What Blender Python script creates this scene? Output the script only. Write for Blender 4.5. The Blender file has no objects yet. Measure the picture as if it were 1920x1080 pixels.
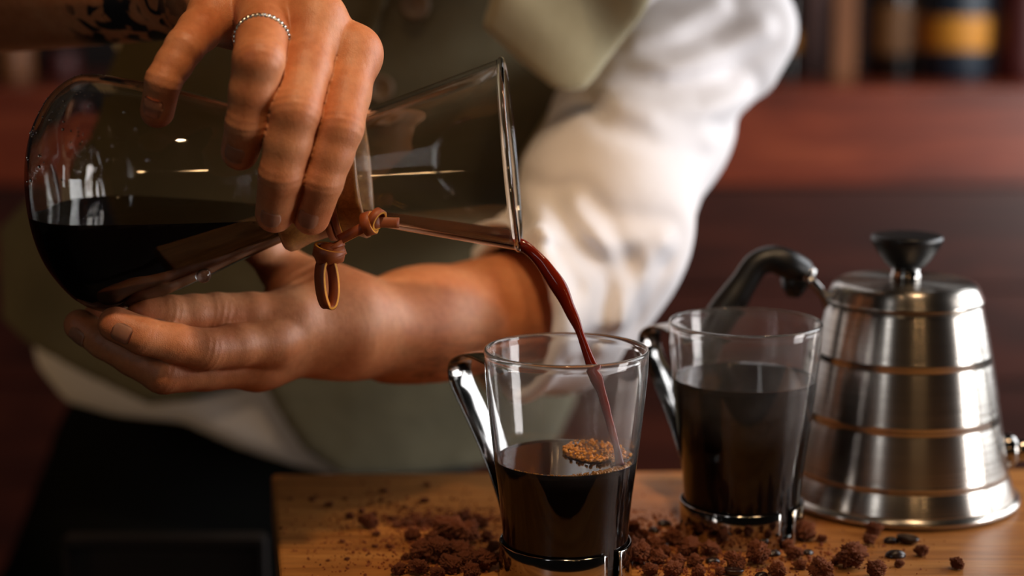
import bpy, bmesh, math, random
import numpy as np
from mathutils import Vector, Matrix, noise
random.seed(7); np.random.seed(7)
sc = bpy.context.scene
COL = sc.collection

# ---------------------------------------------------------------- camera
F = 3400.0; PITCH = math.radians(9.9); H = 0.306
CAM = np.array((0.0, 0.0, H))
FW = np.array((0.0, math.cos(PITCH), -math.sin(PITCH)))
UP = np.array((0.0, math.sin(PITCH), math.cos(PITCH)))
RT = np.array((1.0, 0.0, 0.0))
def P(px, py, d): return CAM + d*(FW + (px-960)/F*RT - (py-540)/F*UP)
def V(px, py, d): return Vector(P(px, py, d))
def T(px, py, z=0.0):
    r = FW + (px-960)/F*RT - (py-540)/F*UP
    return CAM + r*((z-H)/r[2])
def WY(px, py, y):
    r = FW + (px-960)/F*RT - (py-540)/F*UP
    return CAM + r*(y/r[1])
def zat(py, y): return float(H - y*math.tan(PITCH+math.atan((py-540)/F)))
cam = bpy.data.cameras.new('camera'); co = bpy.data.objects.new('camera', cam); COL.objects.link(co)
co.location = CAM; co.rotation_euler = (math.radians(90)-PITCH, 0, 0)
cam.lens = F/1920*36; cam.sensor_width = 36; cam.clip_start = 0.02
cam.dof.use_dof = True; cam.dof.focus_distance = 0.905; cam.dof.aperture_fstop = 3.2; cam.dof.aperture_blades = 0
sc.camera = co

# ---------------------------------------------------------------- world, lights, exposure
w = bpy.data.worlds.new('world'); sc.world = w; w.use_nodes = True
w.node_tree.nodes['Background'].inputs[0].default_value = (0.5, 0.42, 0.36, 1)
w.node_tree.nodes['Background'].inputs[1].default_value = 0.008
sc.view_settings.view_transform = 'Standard'; sc.view_settings.look = 'None'
sc.view_settings.exposure = 0.0; sc.view_settings.gamma = 1.0; sc.view_settings.use_curve_mapping = False
def area(name, loc, target, sx, sy, power, col):
    l = bpy.data.lights.new(name, 'AREA'); l.shape = 'RECTANGLE'; l.size = sx; l.size_y = sy; l.energy = power; l.color = col
    o = bpy.data.objects.new(name, l); COL.objects.link(o); o.location = loc
    o.rotation_euler = (Vector(target)-Vector(loc)).to_track_quat('-Z', 'Y').to_euler(); return o
def spot(name, loc, target, half, power, col, r=.05, blend=.35):
    l = bpy.data.lights.new(name, 'SPOT'); l.spot_size = math.radians(half*2); l.spot_blend = blend; l.shadow_soft_size = r; l.energy = power; l.color = col
    o = bpy.data.objects.new(name, l); COL.objects.link(o); o.location = loc; o.rotation_euler = (Vector(target)-Vector(loc)).to_track_quat('-Z', 'Y').to_euler(); return o
def bulb(name, loc, r, power, col):
    l = bpy.data.lights.new(name, 'POINT'); l.shadow_soft_size = r; l.energy = power; l.color = col
    o = bpy.data.objects.new(name, l); COL.objects.link(o); o.location = loc; return o
area('window_light_side', (1.45, 1.56, 0.58), (0.2, 1.2, 0.2), 1.1, 1.1, 23, (0.95, 0.97, 1.0))
area('fill_light_low', (1.35, 0.72, 0.14), (0.0, 1.25, 0.05), 0.4, 0.6, 10.5, (1.0, 0.95, 0.93))  # added fill, no window there; brightens the lower vest from the right
area('window_light_front', (-1.3, -1.2, 1.1), (0.0, 1.0, 0.1), 0.25, 0.9, 3.2, (0.96, 0.95, 0.95))
spot('added_spot_overhead', (0.04, 0.56, 0.95), (-0.05, 0.87, 0.33), 18, 15.0, (1.0, 0.68, 0.40), r=.03, blend=.5)  # added spot; narrow cone lights the hand and keeps torso and forearm dark
spot('added_spot_table', (0.36, 0.90, 0.95), (0.20, 0.96, 0.0), 25, 6.0, (1.0, 0.66, 0.38))  # added spot that brightens the table, no real fixture
spot('added_spot_warm', (-0.88, 0.98, 0.02), (-0.38, 1.3, 0.08), 28, 2.0, (1.0, 0.56, 0.18))  # unseen warm source on the left; cone narrowed to keep the forearm dark
bulb('pendant_light_behind', (0.42, -0.9, 1.1), 0.05, 2.0, (1.0, 0.6, 0.28))
bulb('pendant_light_behind', (0.75, -0.9, 1.1), 0.05, 2.0, (1.0, 0.6, 0.28))

# ---------------------------------------------------------------- materials
def srgb(r, g, b):
    f = lambda c: (c/255/12.92) if c/255 <= 0.04045 else ((c/255+0.055)/1.055)**2.4
    return (f(r), f(g), f(b), 1)
class M:
    def __init__(s, name):
        s.m = bpy.data.materials.new(name); s.m.use_nodes = True; s.t = s.m.node_tree; s.n = s.t.nodes; s.b = s.n['Principled BSDF']
    def set(s, **k):
        for a, v in k.items(): s.b.inputs[a.replace('_', ' ')].default_value = v
        return s
    def new(s, t, **k):
        n = s.n.new(t)
        for a, v in k.items():
            if hasattr(n, a): setattr(n, a, v)
            else: n.inputs[a.replace('_', ' ')].default_value = v
        return n
    def link(s, a, b): s.t.links.new(a, b)
    def coords(s, scale=(1,1,1), kind='Object'):
        tc = s.new('ShaderNodeTexCoord'); mp = s.new('ShaderNodeMapping'); mp.inputs['Scale'].default_value = scale
        s.link(tc.outputs[kind], mp.inputs[0]); return mp.outputs[0]
    def noise(s, co_, scale, detail=4, rough=.55, dist=0):
        n = s.new('ShaderNodeTexNoise'); n.inputs['Scale'].default_value = scale; n.inputs['Detail'].default_value = detail
        n.inputs['Roughness'].default_value = rough; n.inputs['Distortion'].default_value = dist
        s.link(co_, n.inputs['Vector']); return n.outputs['Fac']
    def ramp(s, fac, stops):
        r = s.new('ShaderNodeValToRGB'); e = r.color_ramp.elements
        while len(e) < len(stops): e.new(0.5)
        for k, (p, c) in enumerate(stops): e[k].position = p; e[k].color = c
        s.link(fac, r.inputs[0]); return r.outputs[0]
    def mul(s, a, b, f=1.0):
        m = s.new('ShaderNodeMix', data_type='RGBA', blend_type='MULTIPLY'); m.inputs[0].default_value = f
        s.link(a, m.inputs[6]); s.link(b, m.inputs[7]); return m.outputs[2]
    def bump(s, h, strength, dist=0.001, prev=None):
        b = s.new('ShaderNodeBump'); b.inputs['Strength'].default_value = strength; b.inputs['Distance'].default_value = dist
        s.link(h, b.inputs['Height'])
        if prev is not None: s.link(prev, b.inputs['Normal'])
        s.link(b.outputs[0], s.b.inputs['Normal']); return b.outputs[0]
MT = {}
def skin():
    m = M('skin'); c = m.coords()
    n1 = m.noise(c, 38, 5, .6); n2 = m.noise(c, 260, 3, .6)
    col = m.ramp(n1, [(.3, srgb(192, 114, 70)), (.5, srgb(206, 132, 86)), (.7, srgb(216, 148, 102))])
    col2 = m.ramp(n2, [(.3, (.86, .83, .80, 1)), (.65, (1, 1, 1, 1))])
    at = m.new('ShaderNodeAttribute'); at.attribute_name = 'flush'
    mx = m.new('ShaderNodeMix', data_type='RGBA', blend_type='MIX')
    m.link(at.outputs['Fac'], mx.inputs[0]); m.link(m.mul(col, col2), mx.inputs[6]); mx.inputs[7].default_value = srgb(186, 88, 62)
    ta = m.new('ShaderNodeAttribute'); ta.attribute_name = 'ink'
    tn = m.noise(c, 48, 2, .4, 1.2); tr = m.ramp(tn, [(.49, (0, 0, 0, 1)), (.53, (1, 1, 1, 1))])
    mu = m.new('ShaderNodeMath', operation='MULTIPLY'); m.link(ta.outputs['Fac'], mu.inputs[0]); m.link(tr, mu.inputs[1])
    m2 = m.new('ShaderNodeMix', data_type='RGBA'); m.link(mu.outputs[0], m2.inputs[0]); m.link(mx.outputs[2], m2.inputs[6]); m2.inputs[7].default_value = srgb(40, 38, 40)
    ha = m.new('ShaderNodeAttribute'); ha.attribute_name = 'hair'
    hn = m.noise(m.coords((1, 1, 4)), 60, 6, .7, .6); hr = m.ramp(hn, [(.45, (0, 0, 0, 1)), (.62, (1, 1, 1, 1))])
    mh = m.new('ShaderNodeMath', operation='MULTIPLY'); m.link(ha.outputs['Fac'], mh.inputs[0]); m.link(hr, mh.inputs[1])
    m3 = m.new('ShaderNodeMix', data_type='RGBA'); m.link(mh.outputs[0], m3.inputs[0]); m.link(m2.outputs[2], m3.inputs[6]); m3.inputs[7].default_value = srgb(98, 62, 42)
    m.link(m3.outputs[2], m.b.inputs['Base Color'])
    m.set(Roughness=.47, Subsurface_Weight=.18, Subsurface_Scale=.004)
    m.b.inputs['Subsurface Radius'].default_value = (1, .35, .18); m.b.inputs['Specular IOR Level'].default_value = .42
    v = m.new('ShaderNodeTexVoronoi', feature='DISTANCE_TO_EDGE'); v.inputs['Scale'].default_value = 900; m.link(c, v.inputs['Vector'])
    b1 = m.bump(v.outputs['Distance'], .35, .0004); m.bump(m.noise(m.coords((1, 1, .35)), 420, 4, .7), .35, .0006, b1)
    return m.m
MT['skin'] = skin()
def plain(name, col, rough=.5, metal=0, **k):
    m = M(name); c = m.coords(); n = m.noise(c, k.pop('scale', 60), 4)
    lo = tuple(x*.8 for x in col[:3])+(1,)
    m.link(m.ramp(n, [(.3, lo), (.7, col)]), m.b.inputs['Base Color']); m.set(Roughness=rough, Metallic=metal, **k); return m.m
def cloth(name, c1, c2, weave=1400, rough=.85, wr=.35):
    m = M(name); c = m.coords(); n = m.noise(c, 9, 5, .6)
    m.link(m.ramp(n, [(.3, c1), (.7, c2)]), m.b.inputs['Base Color'])
    wv = m.new('ShaderNodeTexWave'); wv.inputs['Scale'].default_value = weave/6; wv.inputs['Distortion'].default_value = 1; m.link(c, wv.inputs['Vector'])
    b = m.bump(m.noise(c, weave, 2), .25, .0006); m.bump(m.noise(c, 22, 4, .5), wr, .01, b)
    m.set(Roughness=rough); m.b.inputs['Sheen Weight'].default_value = .25; return m.m
MT['white_cotton'] = cloth('white_cotton', srgb(226, 222, 224), srgb(238, 235, 237), 1600, .8, .12)
MT['olive_canvas'] = cloth('olive_canvas', srgb(88, 82, 60), srgb(110, 103, 78), 900, .9, .3)
MT['pale_canvas'] = cloth('pale_canvas', srgb(150, 141, 110), srgb(176, 167, 134), 900, .9, .25)
MT['black_denim'] = cloth('black_denim', srgb(4, 6, 6), srgb(8, 10, 10), 900)
def glass(name, haze=0.0, tint=(1, 1, 1, 1), smear=0.0):
    m = M(name); m.set(Roughness=0.0, IOR=1.47, Transmission_Weight=1.0, Base_Color=tint)
    if haze or smear:
        c = m.coords(); n = m.noise(c, 26, 5, .6, .4)
        r = m.new('ShaderNodeMapRange'); r.inputs[1].default_value = .42; r.inputs[2].default_value = .8; r.inputs[3].default_value = 0; r.inputs[4].default_value = smear
        m.link(n, r.inputs[0]); m.link(r.outputs[0], m.b.inputs['Roughness'])
    return m.m
MT['clear_glass'] = glass('clear_glass')
MT['smeared_glass'] = glass('smeared_glass', 1, (.97, .96, .94, 1), .10)
MT['coffee'] = plain('coffee', srgb(9, 4, 3), .05, 0, scale=20)
MT['coffee'].node_tree.nodes['Principled BSDF'].inputs['Specular IOR Level'].default_value = .4
def coffee_side():
    m = M('coffee_against_glass'); m.set(Base_Color=srgb(13, 5, 3), Roughness=.5); m.b.inputs['Specular IOR Level'].default_value = .05; return m.m
MT['coffee_side'] = coffee_side()
def misted():
    m = M('misted_glass'); m.set(Roughness=0.0, IOR=1.42, Base_Color=(1, 1, 1, 1)); c = m.coords(); n = m.noise(c, 24, 4, .6, .5)
    r = m.new('ShaderNodeMapRange'); r.inputs[1].default_value = .38; r.inputs[2].default_value = .75; r.inputs[3].default_value = .985; r.inputs[4].default_value = .93
    m.link(n, r.inputs[0]); sx = m.new('ShaderNodeSeparateXYZ'); m.link(c, sx.inputs[0]); zr = m.new('ShaderNodeMapRange'); zr.inputs[1].default_value = .055; zr.inputs[2].default_value = .075; m.link(sx.outputs[2], zr.inputs[0])
    mi = m.new('ShaderNodeMix', data_type='FLOAT'); m.link(zr.outputs[0], mi.inputs[0]); mi.inputs[2].default_value = 1.0; m.link(r.outputs[0], mi.inputs[3]); m.link(mi.outputs[0], m.b.inputs['Transmission Weight'])
    r2 = m.new('ShaderNodeMapRange'); r2.inputs[1].default_value = .45; r2.inputs[2].default_value = .8; r2.inputs[3].default_value = 0; r2.inputs[4].default_value = .06
    m.link(n, r2.inputs[0]); m.link(r2.outputs[0], m.b.inputs['Roughness']); return m.m
MT['misted_glass'] = misted()
def stream_mat():
    m = M('thin_coffee'); m.set(Base_Color=srgb(106, 27, 10), Roughness=.05, IOR=1.33)
    m.b.inputs['Subsurface Weight'].default_value = .3; m.b.inputs['Subsurface Scale'].default_value = .004
    m.b.inputs['Subsurface Radius'].default_value = (1, .25, .1); return m.m
MT['thin_coffee'] = stream_mat()
MT['spout_coffee'] = plain('spout_coffee', srgb(56, 16, 8), .06, 0, scale=20)
MT['foam'] = plain('coffee_foam', srgb(160, 104, 48), .35, 0, scale=300)
MT['bubble'] = plain('foam_bubble', srgb(226, 150, 50), .1, 0, Transmission_Weight=.15)
MT['chrome'] = plain('polished_steel', srgb(172, 169, 166), .09, 1)
def brushed():
    m = M('brushed_steel'); c = m.coords((1, 1, 1)); n = m.noise(m.coords((2, 2, 220)), 6, 3)
    m.link(m.ramp(n, [(.3, srgb(172, 166, 158)), (.7, srgb(205, 199, 191))]), m.b.inputs['Base Color'])
    m.set(Metallic=1.0, Roughness=.27, Anisotropic=.82, Anisotropic_Rotation=0.25)
    tg = m.new('ShaderNodeTangent', direction_type='RADIAL', axis='Z'); m.link(tg.outputs[0], m.b.inputs['Tangent'])
    m.bump(n, .06, .0004); return m.m
MT['brushed'] = brushed()
MT['black_resin'] = plain('black_resin', srgb(17, 17, 18), .38)
def wood(name, stops, scale, stretch, rough, bump=.15, spec=.5, coat=0):
    m = M(name); c = m.coords(stretch); n = m.noise(c, scale, 7, .62, 1.2); n2 = m.noise(c, scale*5, 4, .7, .3)
    a = m.ramp(n, stops); b = m.ramp(n2, [(.3, (.72, .68, .64, 1)), (.6, (1, 1, 1, 1))])
    m.link(m.mul(a, b), m.b.inputs['Base Color']); m.set(Roughness=rough); m.b.inputs['Specular IOR Level'].default_value = spec
    m.b.inputs['Coat Weight'].default_value = coat; m.b.inputs['Coat Roughness'].default_value = .3
    m.bump(n2, bump, .001); return m.m
MT['oak'] = wood('oak_board', [(.25, srgb(132, 78, 32)), (.5, srgb(182, 118, 56)), (.75, srgb(206, 146, 78))], 9, (.55, 6, 6), .42, .2)
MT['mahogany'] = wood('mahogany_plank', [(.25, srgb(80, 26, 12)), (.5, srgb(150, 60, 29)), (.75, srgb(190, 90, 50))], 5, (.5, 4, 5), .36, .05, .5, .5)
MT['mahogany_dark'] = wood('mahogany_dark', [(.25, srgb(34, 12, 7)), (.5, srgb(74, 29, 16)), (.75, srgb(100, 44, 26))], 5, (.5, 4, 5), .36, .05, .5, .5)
MT['dark_wood'] = wood('dark_wood', [(.3, srgb(14, 8, 6)), (.7, srgb(24, 14, 10))], 5, (.5, 4, 4), .5)
MT['tan_wood'] = wood('tan_wood', [(.3, srgb(120, 70, 34)), (.7, srgb(160, 98, 50))], 6, (4, 4, .6), .5)
MT['collar_wood'] = wood('collar_wood', [(.25, srgb(130, 86, 40)), (.5, srgb(168, 116, 58)), (.8, srgb(196, 146, 84))], 30, (5, .6, 5), .38, .08, .5, .2)
MT['leather'] = plain('tan_leather', srgb(150, 74, 30), .5, 0, scale=300)
MT['leather_edge'] = plain('yellow_leather_edge', srgb(222, 150, 34), .7, 0, scale=500)
def crumb_mat():
    m = M('cocoa_clump'); c = m.coords(); n = m.noise(c, 160, 5, .7)
    m.link(m.ramp(n, [(.3, srgb(72, 32, 15)), (.5, srgb(138, 72, 36)), (.75, srgb(186, 110, 62))]), m.b.inputs['Base Color'])
    m.set(Roughness=.95); m.bump(m.noise(c, 700, 4, .7), .8, .001); return m.m
MT['crumb'] = crumb_mat()
MT['black_denim'].node_tree.nodes['Principled BSDF'].inputs['Sheen Weight'].default_value = 0
MT['black_denim'].node_tree.nodes['Principled BSDF'].inputs['Specular IOR Level'].default_value = .15
MT['olive_canvas'].node_tree.nodes['Principled BSDF'].inputs['Sheen Weight'].default_value = .08
MT['bean'] = plain('roasted_bean', srgb(38, 19, 13), .3, 0, scale=120)
MT['nail'] = plain('fingernail', srgb(222, 158, 122), .42, 0, scale=90, Subsurface_Weight=.2, Subsurface_Scale=.003)
MT['silver'] = plain('silver', srgb(196, 190, 180), .22, 1)
MT['ochre'] = plain('ochre_label_or_glint', srgb(226, 150, 40), .6)
MT['brown_label'] = plain('brown_label', srgb(120, 78, 34), .6)
MT['navy'] = plain('navy_tin', srgb(24, 40, 54), .4)
MT['dark_glass'] = plain('dark_bottle_glass', srgb(22, 18, 14), .12)
MT['dark_red'] = plain('dark_red_tin', srgb(82, 24, 18), .5)
MT['mauve'] = plain('mauve_ceramic', srgb(120, 86, 80), .5)
MT['plaster'] = plain('dark_plaster', srgb(58, 42, 34), .9)
MT['niche'] = plain('niche_paint', srgb(30, 16, 11), .8)
MT['button'] = plain('horn_button', srgb(120, 100, 80), .4, 0, scale=200)

# ---------------------------------------------------------------- mesh helpers
def link(name, me, mat=None, parent=None, smooth=True):
    if mat is not None:
        for x in (mat if isinstance(mat, (list, tuple)) else [mat]): me.materials.append(MT[x] if isinstance(x, str) else x)
    if smooth: me.polygons.foreach_set('use_smooth', [True]*len(me.polygons))
    o = bpy.data.objects.new(name, me); COL.objects.link(o)
    if parent is not None:
        o.parent = parent
        if parent.get('_base') is not None: pass
    return o
def from_bm(name, bm, mat, parent=None, smooth=True):
    me = bpy.data.meshes.new(name); bm.normal_update(); bm.to_mesh(me); bm.free(); return link(name, me, mat, parent, smooth)
def tag(o, label=None, cat=None, group=None, kind=None):
    if label: o['label'] = label
    if cat: o['category'] = cat
    if group: o['group'] = group
    if kind: o['kind'] = kind
    return o
def empty(name, loc, label=None, cat=None, group=None):
    o = bpy.data.objects.new(name, None); COL.objects.link(o); o.location = loc; o.empty_display_size = .01
    return tag(o, label, cat, group)
def lathe(bm, prof, seg=96, a0=0.0, a1=2*math.pi, close=False, off=(0, 0, 0)):
    """prof: list of (radius, z). close: the profile loops on itself."""
    full = abs(a1-a0-2*math.pi) < 1e-6; n = seg if full else seg+1; rings = []
    for r, z in prof:
        if r < 1e-7: rings.append([bm.verts.new((off[0], off[1], z+off[2]))]); continue
        rings.append([bm.verts.new((off[0]+r*math.cos(a0+(a1-a0)*k/seg), off[1]+r*math.sin(a0+(a1-a0)*k/seg), z+off[2])) for k in range(n)])
    idx = list(range(len(rings)-1))
    pairs = [(rings[i], rings[i+1]) for i in idx] + ([(rings[-1], rings[0])] if close else [])
    for A, B in pairs:
        for k in range(seg):
            k2 = (k+1) % n if full else k+1
            if len(A) == 1 and len(B) == 1: continue
            if len(A) == 1: f = (A[0], B[k2], B[k])
            elif len(B) == 1: f = (A[k], A[k2], B[0])
            else: f = (A[k], A[k2], B[k2], B[k])
            bm.faces.new(f)
    if not full and close:
        bm.faces.new([R[0] for R in rings]); bm.faces.new([R[-1] for R in rings][::-1])
    bmesh.ops.recalc_face_normals(bm, faces=bm.faces)
def spline(pts, n):
    """Catmull-Rom through pts (any dimension)."""
    p = [np.array(x, float) for x in pts]; p = [2*p[0]-p[1]]+p+[2*p[-1]-p[-2]]; out = []
    for i in range(1, len(p)-2):
        for k in range(n):
            t = k/n; out.append(.5*((2*p[i])+(-p[i-1]+p[i+1])*t+(2*p[i-1]-5*p[i]+4*p[i+1]-p[i+2])*t*t+(-p[i-1]+3*p[i]-3*p[i+1]+p[i+2])*t**3))
    out.append(p[-2]); return out
def profile(pts, n=4): return [(max(0.0, float(a)), float(b)) for a, b in spline(pts, n)]
def tube(bm, pts, rad, seg=16, flat=1.0, ref=(0, 0, 1), cap=True):
    pts = [Vector(p) for p in pts]; rings = []; ref = Vector(ref)
    for i, p in enumerate(pts):
        t = (pts[min(i+1, len(pts)-1)]-pts[max(i-1, 0)]).normalized()
        s = t.cross(ref).normalized(); u = s.cross(t); r = rad[i] if isinstance(rad, (list, tuple)) else rad
        rings.append([bm.verts.new(p+s*r*math.cos(2*math.pi*k/seg)*flat+u*r*math.sin(2*math.pi*k/seg)) for k in range(seg)])
    for A, B in zip(rings, rings[1:]):
        for k in range(seg): bm.faces.new((A[k], A[(k+1) % seg], B[(k+1) % seg], B[k]))
    if cap: bm.faces.new(rings[0][::-1]); bm.faces.new(rings[-1])
    bmesh.ops.recalc_face_normals(bm, faces=bm.faces)
def strip(bm, pts, wdirs, width, thick, edge_mat=1):
    """flat strap along pts; wdirs: width direction (one or per point)"""
    pts = [Vector(p) for p in pts]; rings = []
    for i, p in enumerate(pts):
        t = (pts[min(i+1, len(pts)-1)]-pts[max(i-1, 0)]).normalized()
        wd = Vector(wdirs[i] if isinstance(wdirs, list) else wdirs); wd = (wd-t*wd.dot(t)).normalized(); n = t.cross(wd)
        ww = width[i] if isinstance(width, list) else width
        a = wd*ww/2; b = n*thick/2
        rings.append([bm.verts.new(p+x) for x in (a+b*.6, a*.93+b, -a*.93+b, -a+b*.6, -a-b*.6, -a*.93-b, a*.93-b, a-b*.6)])
    for A, B in zip(rings, rings[1:]):
        for k in range(8):
            f = bm.faces.new((A[k], A[(k+1) % 8], B[(k+1) % 8], B[k]))
            if k in (3, 7, 2, 4, 6, 0): f.material_index = edge_mat if k in (3, 7) else 0
    bm.faces.new(rings[0][::-1]); bm.faces.new(rings[-1])
    bmesh.ops.recalc_face_normals(bm, faces=bm.faces)
def box(bm, lo, hi, bev=0.0):
    r = bmesh.ops.create_cube(bm, size=1); vs = r['verts']
    for v in vs: v.co = Vector([lo[i]+(hi[i]-lo[i])*(v.co[i]+.5) for i in range(3)])
    if bev:
        es = list({e for v in vs for e in v.link_edges}); bmesh.ops.bevel(bm, geom=es, offset=bev, segments=2, affect='EDGES')
def boxo(name, lo, hi, mat, parent=None, bev=.002):
    bm = bmesh.new(); box(bm, lo, hi, bev); return from_bm(name, bm, mat, parent, False)
def struct(o): o['kind'] = 'structure'; return o

# ---------------------------------------------------------------- signed distance tools
def smin(a, b, k):
    h = np.clip(.5+.5*(b-a)/k, 0, 1); return b*(1-h)+a*h-k*h*(1-h)
def smax(a, b, k): return -smin(-a, -b, k)
def cone(G, a, b, ra, rb, flat=None):
    a = np.asarray(a, np.float32); b = np.asarray(b, np.float32); d = b-a; L = float(d@d)
    x, y, z = G[0]-a[0], G[1]-a[1], G[2]-a[2]
    t = np.clip((x*d[0]+y*d[1]+z*d[2])/L, 0, 1)
    x = x-t*d[0]; y = y-t*d[1]; z = z-t*d[2]
    q = x*x+y*y+z*z
    r = ra+(rb-ra)*t
    if flat is not None:
        n, f = flat; s = x*n[0]+y*n[1]+z*n[2]; q = q+s*s*(f*f-1); return (np.sqrt(q)-r)*(1/(f if f > 1 else 1))**.5
    return np.sqrt(q)-r
def chain(G, pts, rad, k, flat=None):
    d = None
    for i in range(len(pts)-1):
        c = cone(G, pts[i], pts[i+1], rad[i], rad[i+1], flat); d = c if d is None else smin(d, c, k)
    return d
def crease(G, j, ax, r, A=.00035, lam=.0032, wid=.0045, side=None):
    j = np.asarray(j); ax = np.asarray(ax)/np.linalg.norm(ax)
    x, y, z = G[0]-j[0], G[1]-j[1], G[2]-j[2]; s = x*ax[0]+y*ax[1]+z*ax[2]
    q = np.sqrt(np.maximum(x*x+y*y+z*z-s*s, 0)); g = A*np.exp(-(s/wid)**2)*(.5+.5*np.cos(2*math.pi*s/lam+9*(x+z)/.03))*np.exp(-(q/(1.5*r))**6)
    if side is not None: g = g*np.clip(.5+1.5*(x*side[0]+y*side[1]+z*side[2])/r, 0, 1)
    return g
def poly2d(x, y, pts):
    d = np.full(x.shape, 1e9, np.float32); s = np.ones(x.shape, np.float32); n = len(pts); j = n-1
    for i in range(n):
        vi, vj = pts[i], pts[j]; ex, ey = vj[0]-vi[0], vj[1]-vi[1]; wx, wy = x-vi[0], y-vi[1]
        t = np.clip((wx*ex+wy*ey)/(ex*ex+ey*ey), 0, 1); bx, by = wx-ex*t, wy-ey*t
        d = np.minimum(d, bx*bx+by*by)
        c1, c2, c3 = y >= vi[1], y < vj[1], ex*wy > ey*wx
        s = np.where((c1 & c2 & c3) | (~c1 & ~c2 & ~c3), -s, s); j = i
    return s*np.sqrt(d)
def sdf_mesh(fn, lo, hi, h, B=20):
    lo = np.array(lo, float); hi = np.array(hi, float); n = np.maximum(2, np.ceil((hi-lo)/h).astype(int)+1)
    vals = np.ones(n, np.float32); ax = [(lo[i]+h*np.arange(n[i])).astype(np.float32) for i in range(3)]
    st = [list(range(0, n[i], B)) for i in range(3)]
    cs = np.array([[(ax[0][i]+ax[0][min(i+B, n[0])-1])/2, (ax[1][j]+ax[1][min(j+B, n[1])-1])/2, (ax[2][k]+ax[2][min(k+B, n[2])-1])/2] for i in st[0] for j in st[1] for k in st[2]], np.float32)
    dc = fn((cs[:, 0], cs[:, 1], cs[:, 2])); half = B*h*.5*1.7320508*1.25+.004; q = 0
    for i in st[0]:
        for j in st[1]:
            for k in st[2]:
                d = dc[q]; q += 1; sl = (slice(i, i+B), slice(j, j+B), slice(k, k+B))
                if abs(d) > half: vals[sl] = d; continue
                X, Y, Z = np.meshgrid(ax[0][sl[0]], ax[1][sl[1]], ax[2][sl[2]], indexing='ij')
                vals[sl] = fn((X, Y, Z))
    ins = vals < 0; c = np.zeros(tuple(n-1), np.int8)
    for a in (0, 1):
        for b in (0, 1):
            for d in (0, 1): c += ins[a:n[0]-1+a, b:n[1]-1+b, d:n[2]-1+d]
    act = (c > 0) & (c < 8); I = np.argwhere(act); idm = np.full(act.shape, -1, np.int32); idm[act] = np.arange(len(I))
    acc = np.zeros((len(I), 3)); cnt = np.zeros(len(I))
    cor = [(a, b, d) for a in (0, 1) for b in (0, 1) for d in (0, 1)]
    for A in cor:
        for Bc in cor:
            df = [Bc[m]-A[m] for m in range(3)]
            if sum(df) != 1 or min(df) < 0: continue
            va = vals[I[:, 0]+A[0], I[:, 1]+A[1], I[:, 2]+A[2]]; vb = vals[I[:, 0]+Bc[0], I[:, 1]+Bc[1], I[:, 2]+Bc[2]]
            m = (va < 0) != (vb < 0); t = np.where(m, va/np.where(m, va-vb, 1), 0)
            acc += m[:, None]*(np.array(A)+t[:, None]*np.array(df)); cnt += m
    verts = lo+h*(I+acc/cnt[:, None]); faces = []
    for axis in range(3):
        u, v = (axis+1) % 3, (axis+2) % 3; s0 = [slice(None)]*3; s1 = [slice(None)]*3; s0[axis] = slice(0, -1); s1[axis] = slice(1, None)
        ch = ins[tuple(s0)] != ins[tuple(s1)]; E = np.argwhere(ch)
        E = E[(E[:, u] > 0) & (E[:, v] > 0) & (E[:, u] < n[u]-1) & (E[:, v] < n[v]-1)]
        sg = ins[E[:, 0], E[:, 1], E[:, 2]]; q = []
        for du, dv in ((1, 1), (0, 1), (0, 0), (1, 0)):
            c_ = E.copy(); c_[:, u] -= du; c_[:, v] -= dv; q.append(idm[c_[:, 0], c_[:, 1], c_[:, 2]])
        Q = np.stack(q, 1); Q[~sg] = Q[~sg][:, ::-1]; faces.append(Q)
    return verts, np.concatenate(faces)
def np_mesh(name, parts, mats, parent, attrs=None, relax=1):
    V0 = []; Fa = []; off = 0
    for v, f in parts: V0.append(v); Fa.append(f+off); off += len(v)
    v = np.concatenate(V0); f = np.concatenate(Fa)
    for _ in range(relax):
        s = np.zeros_like(v); c = np.zeros(len(v))
        for a in range(4):
            b = (a+1) % 4
            for p_, q_ in ((a, b), (b, a)): np.add.at(s, f[:, p_], v[f[:, q_]]); np.add.at(c, f[:, p_], 1)
        v = v+.45*(s/np.maximum(c, 1)[:, None]-v)
    me = bpy.data.meshes.new(name); me.vertices.add(len(v)); me.vertices.foreach_set('co', v.astype(np.float32).ravel())
    me.loops.add(f.size); me.loops.foreach_set('vertex_index', f.astype(np.int32).ravel())
    me.polygons.add(len(f)); me.polygons.foreach_set('loop_start', np.arange(0, f.size, 4, dtype=np.int32))
    me.update(calc_edges=True)
    if attrs:
        for k, fn in attrs.items():
            a = me.attributes.new(k, 'FLOAT', 'POINT'); a.data.foreach_set('value', fn((v[:, 0], v[:, 1], v[:, 2])).astype(np.float32))
    me.validate()
    return link(name, me, mats, parent)
def at_parent(o, base):
    """geometry was built in world space: shift it so that the object sits under its parent's origin"""
    o.matrix_parent_inverse = Matrix.Translation(base).inverted(); return o

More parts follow.
